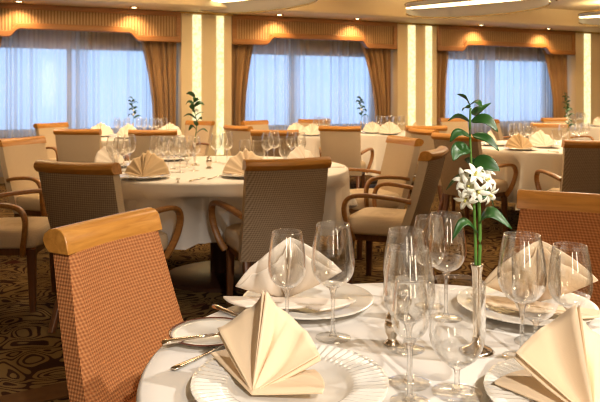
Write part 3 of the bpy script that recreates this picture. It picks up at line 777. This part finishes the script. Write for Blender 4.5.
# foreground flowers, laid out around the vase at (VX, VY)
VY = YT(352); VX = XP(477, VY)
put(VA, VX, VY, TZ, 'slim silver bud vase holding the white flowers on the nearest table', 'vase', 'silver bud vases')
def FP(x, y, dy=0.0):
    Y = VY + dy; return Vector((XP(x, Y), Y, ZC - (y - YH) * Y / F))
t = empty('flower_spray', (VX, VY, TZ + .05)); tag(t, 'tall green leafed stem with white star blossoms in the nearest bud vase', 'flowers')
def rel(v): return v - Vector((VX, VY, TZ + .05))
mb = MB(); mb.tube([rel(p) for p in catmull([Vector((VX - .001, VY, TZ + .12)), FP(475.8, 262), FP(474.5, 215), FP(472, 175), FP(470, 135), FP(470.5, 108)], 5)], [.0028] * 15 + [.0022] * 11, 8); mb.build('stalk', M['stem'], t)
mb = MB(); mb.tube([rel(p) for p in catmull([Vector((VX + .003, VY, TZ + .12)), FP(479.3, 263), FP(480, 240), FP(479, 205), FP(476, 188)], 5)], .0034, 8); mb.build('stalk', M['stem'], t)
LV = [([(470, 106, 0), (465, 98, .01), (457, 94, .02)], .008, .7), ([(470, 105, 0), (477, 102, -.01), (482, 108, -.02)], .0085, .3), ([(470, 108, 0), (466, 107, -.01), (462, 111, -.02)], .006, .5), ([(471, 113, 0), (480, 111, .0), (491, 103, .01)], .012, -.9),
      ([(470, 122, 0), (458, 116.5, .01), (448, 121, .01)], .0085, .6), ([(471, 121, 0), (486, 120, -.02), (498, 132, -.03)], .013, .8), ([(471, 137, 0), (458, 133, -.015), (450, 142, -.02)], .0105, -.7), ([(472, 135, 0), (487, 139, -.02), (499, 151, -.03)], .0105, .7),
      ([(470, 149, 0), (458, 150, -.02), (453, 161, -.03)], .016, -.9), ([(473, 161, 0), (487, 164, -.02), (500, 171, -.03)], .017, 1.0), ([(472, 176, 0), (458, 178, .02), (446, 190, .03)], .009, -.6), ([(478, 198, 0), (488, 193, .02), (494, 208, .03)], .012, .8),
      ([(479, 224, 0), (491, 213, -.02), (512, 229, -.03)], .015, .75), ([(479, 234, 0), (464, 222, -.02), (452, 240, -.03)], .010, -.7), ([(473, 158, 0), (470, 165, .02), (478, 172, .03)], .013, .4)]
for k, (pts, w, rl) in enumerate(LV):
    mb = MB(); leaf_mesh([rel(FP(*p)) for p in pts], w * .95, mb, rl); mb.build('leaf', M['leaf'], t, solid=.0008, fix=False)
for k, (x, y, dy, dx, dz) in enumerate([(466, 181, -.02, -.6, .5), (474, 177, -.03, .1, .7), (483, 181, -.02, .7, .4), (467, 197, -.02, -.5, -.5), (486, 192, -.02, .6, -.5), (476, 190, -.035, .1, -.2), (470, 187, -.03, -.4, .2), (481, 174, .0, .4, .8)]):
    blossom(t, rel(FP(x, y, dy)), (dx, -.75, dz), .0235, k)
# small table plants, same kind
def table_plant(x, y, label, flower, seed, s=1.0, vlabel=''):
    put(VA, x, y, TZ, vlabel, 'vase', 'silver bud vases', 0, s)
    rnd = random.Random(seed); z0 = TZ + .05 * s; t = empty('flower_spray', (x, y, z0)); tag(t, label, 'flowers', 'leafy sprays in table vases')
    H = .43 * s; pts = catmull([(0, 0, .006), (0, 0, .12 * s), (.012, 0, .25 * s), (-.01, 0, .36 * s), (.0, 0, H)], 5)
    mb = MB(); mb.tube(pts, .003 * s, 6); mb.build('stalk', M['stem'], t)
    for k in range(13):
        f = .36 + .64 * k / 12; p = pts[int(f * (len(pts) - 1))]; a = k * 2.4 + rnd.uniform(-.4, .4); L = (.105 - .045 * f) * s * rnd.uniform(.8, 1.2)
        d = Vector((math.cos(a), math.sin(a) * .6, 0)); mb = MB()
        leaf_mesh([p, p + d * L * .55 + Vector((0, 0, L * .35)), p + d * L + Vector((0, 0, L * rnd.uniform(-.1, .5)))], .019 * s, mb, rnd.uniform(-.9, .9)); mb.build('leaf', M['leaf'], t, solid=.0008, fix=False)
    for k in range(flower): blossom(t, Vector((rnd.uniform(-.02, .02), -.015, rnd.uniform(.22, .34) * s)), (rnd.uniform(-.6, .6), -.8, rnd.uniform(-.2, .6)), .020 * s, seed * 9 + k)
table_plant(XP(195, 4.62), 4.62, 'green leafy spray on the centre left table, before the first pilaster', 1, 3, 1.0, 'silver bud vase on the centre left table')
table_plant(XP(133, 8.25), 8.25, 'small leafy spray against the first window sheers', 2, 5, .95, 'slim bud vase before the first window')
table_plant(XP(361, 8.75), 8.75, 'small leafy spray against the middle window sheers', 2, 8, .95, 'slim bud vase before the middle window')
table_plant(XP(568, 6.65), 6.65, 'small white flowered spray on the right hand table', 5, 9, .82, 'slim bud vase on the right hand table')
table_plant(XP(559, 11.2) + .12, 11.2, 'bushy green spray before the right drape of the third window', 0, 12, 1.1, 'slim bud vase on the farthest table at right')

# ------------------------------------------------------------------ nearest table settings
A1 = 'place settings on the nearest table'
GP = 'plates on the nearest table'; GN = 'fan folded napkins on the nearest table'
P1 = (XP(290, 1.075), 1.075); put(PL1, *P1, TZ + .0005, 'large fluted white charger plate at lower left of the nearest table', 'plate', GP)
P2 = (.018, 1.515); put(PLs, *P2, TZ, 'white plate below the pale napkin at the back of the nearest table', 'plate', GP)
P3 = (.505, 1.475); put(PLs, *P3, TZ, 'white plate behind the silver bud vase on the nearest table', 'plate', GP)
P4 = (.45, 1.02); o = put(PL1, *P4, TZ, 'white charger plate cut by the lower right corner', 'plate', GP)
napkin('peach_wide', XP(267, 1.06) - .012, 1.070, TZ + .009, -17, 'big peach fan folded napkin on the fluted charger plate, lower left', GN, .96)
o = napkin('pale_back', P2[0] - .045, P2[1] - .03, TZ + .011, 190, 'pale cream folded napkin seen from behind, beyond two wine glasses', GN); o.scale = (1.22, 1.0, .98)
o = napkin('peach_back', P3[0] + .02, P3[1] - .02, TZ + .011, 168, 'peach folded napkin behind the wine glasses at right, before the orange chair', GN); o.scale = (1.22, 1.0, .98)
napkin('peach_wide', XP(586, .98), .985, TZ + .006, 0, 'peach fan folded napkin cut by the lower right corner', GN, 1.0)
# bread plate
t = empty('bread_plate', (XP(210, 1.315), 1.315, TZ)); tag(t, 'small bread plate with brown rim beside the fluted charger', 'plate')
R = .081; prof = [(0, .005), (.55 * R, .005), (.62 * R, .008), (.8 * R, .011), (.965 * R, .0145), (.965 * R, .012), (.8 * R, .008), (.6 * R, .001), (.5 * R, 0), (0, 0)]
mb = MB(); mb.lathe(prof, 56); mb.build('plate_body', M['china'], t)
mb = MB(); mb.lathe([(.94 * R, .0142), (.975 * R, .0158), (R, .0152), (R, .0132), (.962 * R, .0118), (.94 * R, .0142)], 56); mb.build('brown_rim', M['china_rim'], t)
def on_table(p, x0, y0, x1, y1, label, z=TZ, half=.10, tilt=0.0):
    Ya, Yb = YT(y0, z), YT(y1, z); a = Vector((XP(x0, Ya), Ya, 0)); b = Vector((XP(x1, Yb), Yb, 0)); d = (b - a).normalized()
    o = proto_use(p); o.location = (a.x + d.x * half, a.y + d.y * half, z); o.rotation_euler = (0, tilt, math.atan2(d.y, d.x)); return o
tag(on_table(KN, 170, 344, 236, 334, '', TZ + .0145, .085), 'silver butter knife laid across the bread plate', 'knife', 'cutlery on the nearest table')
tag(on_table(FK, 173, 371, 196, 361, '', TZ + .001, .10), 'silver fork half under the fluted charger, at its left', 'fork', 'cutlery on the nearest table')
tag(on_table(KN, 214, 308, 240, 319, '', TZ + .001, .10), 'silver knife beyond the bread plate', 'knife', 'cutlery on the nearest table')
GL = 'glasses on the nearest table'
def gl(p, x, y, label, rz=0.0): Y = YT(y); return put(p, XP(x, Y), Y, TZ, label, 'glass', GL, rz)
gl(GS, 287, 332, 'smaller wine glass just above the peach napkin at lower left')
gl(GT, 333, 338, 'tall wine glass right of the smaller one, before the pale napkin')
gl(GT, 406, 349, 'tall wine glass standing behind the centre pair, half hidden')
gl(GT, 409, 383, 'tall wine glass at centre front, left of the big goblet')
gl(GF, 410, 402, 'narrow port glass in front of the centre tall wine glass')
gl(GT, 446, 318, 'tall wine glass left of the flower stem')
gl(GS, 429, 306, 'smaller wine glass half hidden behind the one left of the flowers')
gl(GG, 457, 393, 'big water goblet in front of the bud vase')
gl(GT, 522, 358, 'tall wine glass before the peach napkin at right, left of two')
gl(GG, 536, 343, 'water goblet just behind the tall wine glass at right')
gl(GS, 570, 356, 'smaller wine glass rising behind the lower right napkin')
Y = YT(344); put(SK, XP(392, Y), Y, TZ, 'silver shaker left of the centre wine glasses', 'shaker', 'silver shakers')
Y = YT(318); put(SK, XP(404, Y), Y, TZ, 'silver shaker seen through the centre wine glasses', 'shaker', 'silver shakers', 0, 1.15)

# ------------------------------------------------------------------ other tables
def setting(kind, x, Y, rot, plab, nlab, s=1.0, tbl='T2'):
    X = XP(x, Y); cx, cy, r = TAB[tbl]
    d = math.hypot(X - cx, Y - cy)
    if d > r - .15: X, Y = cx + (X - cx) * (r - .15) / d, cy + (Y - cy) * (r - .15) / d
    put(PLs, X, Y, TZ, plab, 'plate', 'plates on the other tables'); napkin(kind, X, Y, TZ + .010, rot, nlab, 'fan napkins on the other tables', s)
setting('gold', 143, 3.87, -10, 'white plate under the shaded peach napkin of the centre left table', 'shaded peach fan folded napkin at the front of the centre left table', 1.02)  # gold linen here is a peach napkin darkened for shade
setting('pale', 93, 4.5, 60, 'white plate behind the rail of the checked chair at left', 'white fan napkin just above the checked chair rail at left', 1.0)
setting('peach', 247, 3.96, 12, 'white plate left of the centre checked chair back', 'peach fan napkin left of the centre chair top rail', 1.05)
setting('pale', 304, 4.5, 40, 'white plate right above the centre chair top rail', 'pale fan napkin behind the right end of the centre chair rail', .95)
setting('pale', 170, 5.0, 190, 'white plate behind the glass cluster of the centre left table', 'pale folded napkin behind the glass cluster, left of the green spray', 1.0)
setting('gold', 519, 5.95, 6, 'white plate under the golden napkin of the right hand table', 'golden fan napkin at the left front of the right hand table', .95, 'T4')
setting('pale', 543, 6.25, 15, 'white plate under the cream napkin of the right hand table', 'cream fan napkin right of the golden one on the right hand table', 1.05, 'T4')
setting('pale', 494, 6.5, 70, 'white plate at the left rim of the right hand table', 'slim white napkin standing at the left rim of the right hand table', .95, 'T4')
setting('pale', 373, 8.7, 5, 'white plate left on the far table below the second pilaster', 'peach white fan napkin, left of two below the second pilaster', 1.0, 'T3')
setting('pale', 390, 8.4, 0, 'white plate at the front of the far table below the second pilaster', 'cream fan napkin, right of two below the second pilaster', 1.1, 'T3')
setting('gold', 418, 8.9, 60, 'white plate at the right rim of the far table below the second pilaster', 'golden napkin at the right rim of the far table below the second pilaster', .9, 'T3')
setting('pale', 297, 8.45, 10, 'white plate left on the far table of the middle window', 'cream fan napkin, left of two before the middle window', 1.0, 'T7')
setting('pale', 314, 8.12, -15, 'white plate right on the far table of the middle window', 'white fan napkin, right of two before the middle window', 1.0, 'T7')
setting('pale', 101, 7.95, 20, 'white plate under the left napkin of two between chair backs at the first window', 'white fan napkin, left of two between the chair backs before the first window', 1.1, 'T5')
setting('pale', 126, 7.62, -20, 'white plate under the right napkin of two between chair backs at the first window', 'white fan napkin, right of two between the chair backs before the first window', 1.1, 'T5')
setting('pale', 179, 7.85, 0, 'white plate right of the chair back left of the green spray', 'white pointed napkin left of the green spray, beyond the chair rail', 1.1, 'T5')
setting('pale', 600, 10.72, 30, 'white plate on the farthest table at the right edge', 'cream pointed napkin on the farthest table at the right edge', 1.0, 'T6')

def glasses(tbl, items, where, group, near=False):
    n = len(items); cx, cy, r = TAB[tbl]
    for i, (x, Y, k) in enumerate(sorted(items)):
        X = XP(x, Y); d = math.hypot(X - cx, Y - cy)
        if d > r - .05: X, Y = cx + (X - cx) * (r - .05) / d, cy + (Y - cy) * (r - .05) / d
        p = ({'t': GT, 'g': GG, 's': GS} if near else {'t': FAR_T, 'g': FAR_G, 's': FAR_T})[k]
        kind = 'water goblet' if k == 'g' else 'wine glass'
        put(p, X, Y, TZ, '%s, %s of %s %s' % (kind.replace('water ', '').replace('wine glass', 'glass'), place_word(i, n), NUM[n], where), 'glass', group)
glasses('T2', [(113, 4.3, 't'), (119, 4.5, 's'), (124, 4.25, 't'), (129.5, 4.45, 't')], 'beside the white napkin, left on the centre left table', 'glasses at the left of the centre left table', True)
glasses('T2', [(156, 4.3, 't'), (163, 4.55, 's'), (168, 4.2, 't'), (174.5, 4.4, 's'), (180, 4.2, 't'), (187, 4.5, 'g'), (194, 4.3, 't')], 'clustered left of the green spray', 'glasses clustered by the green spray', True)
glasses('T2', [(216, 4.85, 's'), (227, 4.72, 't')], 'standing apart right of the green spray', 'glass pair right of the green spray', True)
glasses('T2', [(245, 4.25, 's'), (259, 4.55, 'g'), (267.5, 4.7, 't'), (274, 4.85, 't'), (285, 4.72, 'g'), (292, 4.86, 't'), (300, 4.75, 't')], 'above the centre chair top rail', 'glasses above the centre chair', True)
Y = 4.42; put(SK, XP(209, Y), Y, TZ, 'silver shaker on the centre left table, right of the spray', 'shaker', 'silver shakers', 0, 1.35)
glasses('T4', [(513, 6.35, 't'), (518, 6.6, 't'), (523, 6.3, 't'), (529, 6.55, 't'), (532, 6.75, 'g')], 'behind the golden napkin at right', 'glasses behind the golden napkin')
glasses('T4', [(557, 6.1, 'g'), (563, 6.35, 't'), (574, 6.7, 't'), (579, 6.5, 't'), (585, 6.75, 't')], 'around the small white flowered spray', 'glasses around the small white flowers')
glasses('T3', [(366, 9.0, 't'), (379, 9.1, 't'), (384, 8.8, 't'), (390, 9.15, 't'), (396, 8.9, 't'), (402, 9.05, 't')], 'on the far table below the second pilaster', 'glasses below the second pilaster')
glasses('T7', [(321, 8.74, 't'), (326, 8.50, 'g'), (330, 8.66, 't'), (337, 8.42, 't')], 'against the middle window over the tall pale chair', 'glasses against the middle window')
glasses('T5', [(117, 8.2, 't'), (121, 8.35, 'g'), (127, 8.15, 't'), (139, 8.3, 't'), (144, 8.05, 't')], 'before the first window around the small spray', 'glasses before the first window')
glasses('T5', [(152, 8.0, 't'), (156, 8.2, 't'), (159, 7.7, 't'), (164, 8.15, 't')], 'before the gathered drape of the first window', 'glasses before the gathered drape')
glasses('T6', [(569, 10.9, 't'), (574, 10.7, 't'), (579, 11.15, 't'), (583, 10.95, 't')], 'on the farthest table at right', 'glasses on the farthest table')
def cut(p, tbl, x, y, rot, label, cat):
    Y = YT(y); put(p, XP(x, Y), Y, TZ + .001, label, cat, 'cutlery on the other tables', math.radians(rot))
cut(KN, 'T2', 197, 180, 75, 'silver knife at the front of the centre left table, below the spray', 'knife')
cut(FK, 'T2', 178, 181, 100, 'silver fork right of the shaded peach napkin on the centre left table', 'fork')
cut(FK, 'T2', 216, 178, 70, 'silver fork left of the peach napkin on the centre left table', 'fork')
cut(KN, 'T2', 331, 168, 20, 'silver knife at the right rim of the centre left table', 'knife')
cut(KN, 'T4', 553, 152, 95, 'silver knife between napkin and chair on the right hand table', 'knife')

# ------------------------------------------------------------------ lamps and added fill lights
def lamp(kind, loc, energy, col, target=None, size=.1, spot=1.2, blend=.6, name='lamp_or_fill'):
    l = bpy.data.lights.new(name, kind); l.energy = energy; l.color = col
    if kind == 'AREA': l.shape = 'DISK'; l.size = size
    else: l.shadow_soft_size = size
    if kind == 'SPOT': l.spot_size = spot; l.spot_blend = blend
    o = bpy.data.objects.new(name, l); C.objects.link(o); o.location = loc
    d = (Vector(target) - Vector(loc)) if target else Vector((0, 0, -1))
    o.rotation_euler = d.to_track_quat('-Z', 'Y').to_euler(); return o
WARM = (1, .77, .50)
lamp('SPOT', (2.3, .8, 2.72), 185, (1, .93, .84), (.2, 1.2, .8), .03, .62, .6)           # two spots over the nearest table
lamp('SPOT', (.95, -1.5, 2.72), 290, (1, .93, .84), (.2, 1.2, .8), .03, .5, .5)
for k, e in (('T2', 110), ('T4', 90), ('T3', 50), ('T5', 60), ('T7', 36), ('T6', 40)):           # a recessed spot above each table
    tx, ty, tr = TAB[k]; lamp('SPOT', (tx + .25, ty - .45, 2.74), e, WARM, (tx, ty, .75), .06, 1.0, .5)
for (x, y, e) in [(.4, 2.6, 8), (1.5, .2, 13), (3.2, 6.9, 14), (1.0, 6.4, 22), (3.8, 5.0, 14), (-1.2, 7.6, 14), (3.6, 8.6, 28), (5.6, 9.8, 28), (-3.6, 7.6, 20)]:  # unseen area lights added under the ceiling as general warm fill
    lamp('AREA', (x, y, 2.74), e, WARM, None, .4)
for (x, y, tx, ty, e) in ((-1.7, 1.9, -1.85, 6.8, 230), (.5, 2.3, .5, 7.2, 200), (2.4, 3.0, 3.0, 8.2, 160)): lamp('SPOT', (x, y, 2.74), e, WARM, (tx, ty, .85), .12, .62, .7)  # unseen spots added to brighten the far chair backs
for u, e in ((-5.5, 18), (-3.3, 18)):                                   # unseen area lights added behind the viewpoint for highlights in the glasses
    p = W(u, V1 - .03, 1.65); o = lamp('AREA', p, e, (1, .84, .62), p - VD, .45); o.data.shape = 'RECTANGLE'; o.data.size_y = 1.5
for (x, y) in [(-2.5, 5.8), (1.5, 6.0), (4.5, 8.4), (-1.5, 7.5)]:                                # upward fill lights added to brighten the ceiling
    o = lamp('AREA', (x, y, 2.45), 26, (1, .78, .50), None, 1.2); o.rotation_euler = (PI, 0, 0)

# ------------------------------------------------------------------ world, camera
w = bpy.data.worlds.new('World'); bpy.context.scene.world = w; w.use_nodes = True
bg = w.node_tree.nodes['Background']; bg.inputs[0].default_value = (.45, .65, 1.0, 1); bg.inputs[1].default_value = 1.35
cam = bpy.data.cameras.new('Camera'); co = bpy.data.objects.new('Camera', cam); C.objects.link(co)
co.location = (0, 0, ZC); co.rotation_euler = (PI / 2, 0, 0)
cam.sensor_width = 36; cam.lens = F / 600 * 36; cam.shift_y = -(201 - YH) / 600; cam.clip_start = .05
cam.dof.use_dof = True; cam.dof.focus_distance = 1.25; cam.dof.aperture_fstop = 13.0
sc = bpy.context.scene; sc.camera = co
vs_ = sc.view_settings; vs_.view_transform = 'Standard'; vs_.look = 'None'; vs_.gamma = 1; vs_.use_curve_mapping = False; vs_.exposure = 0.4
cy = sc.cycles; cy.filter_width = 1.1; cy.use_denoising = True; cy.max_bounces = 14; cy.transparent_max_bounces = 40; cy.transmission_bounces = 12; cy.glossy_bounces = 5; cy.diffuse_bounces = 4
cy.caustics_reflective = False; cy.caustics_refractive = False; cy.sample_clamp_indirect = 4.0
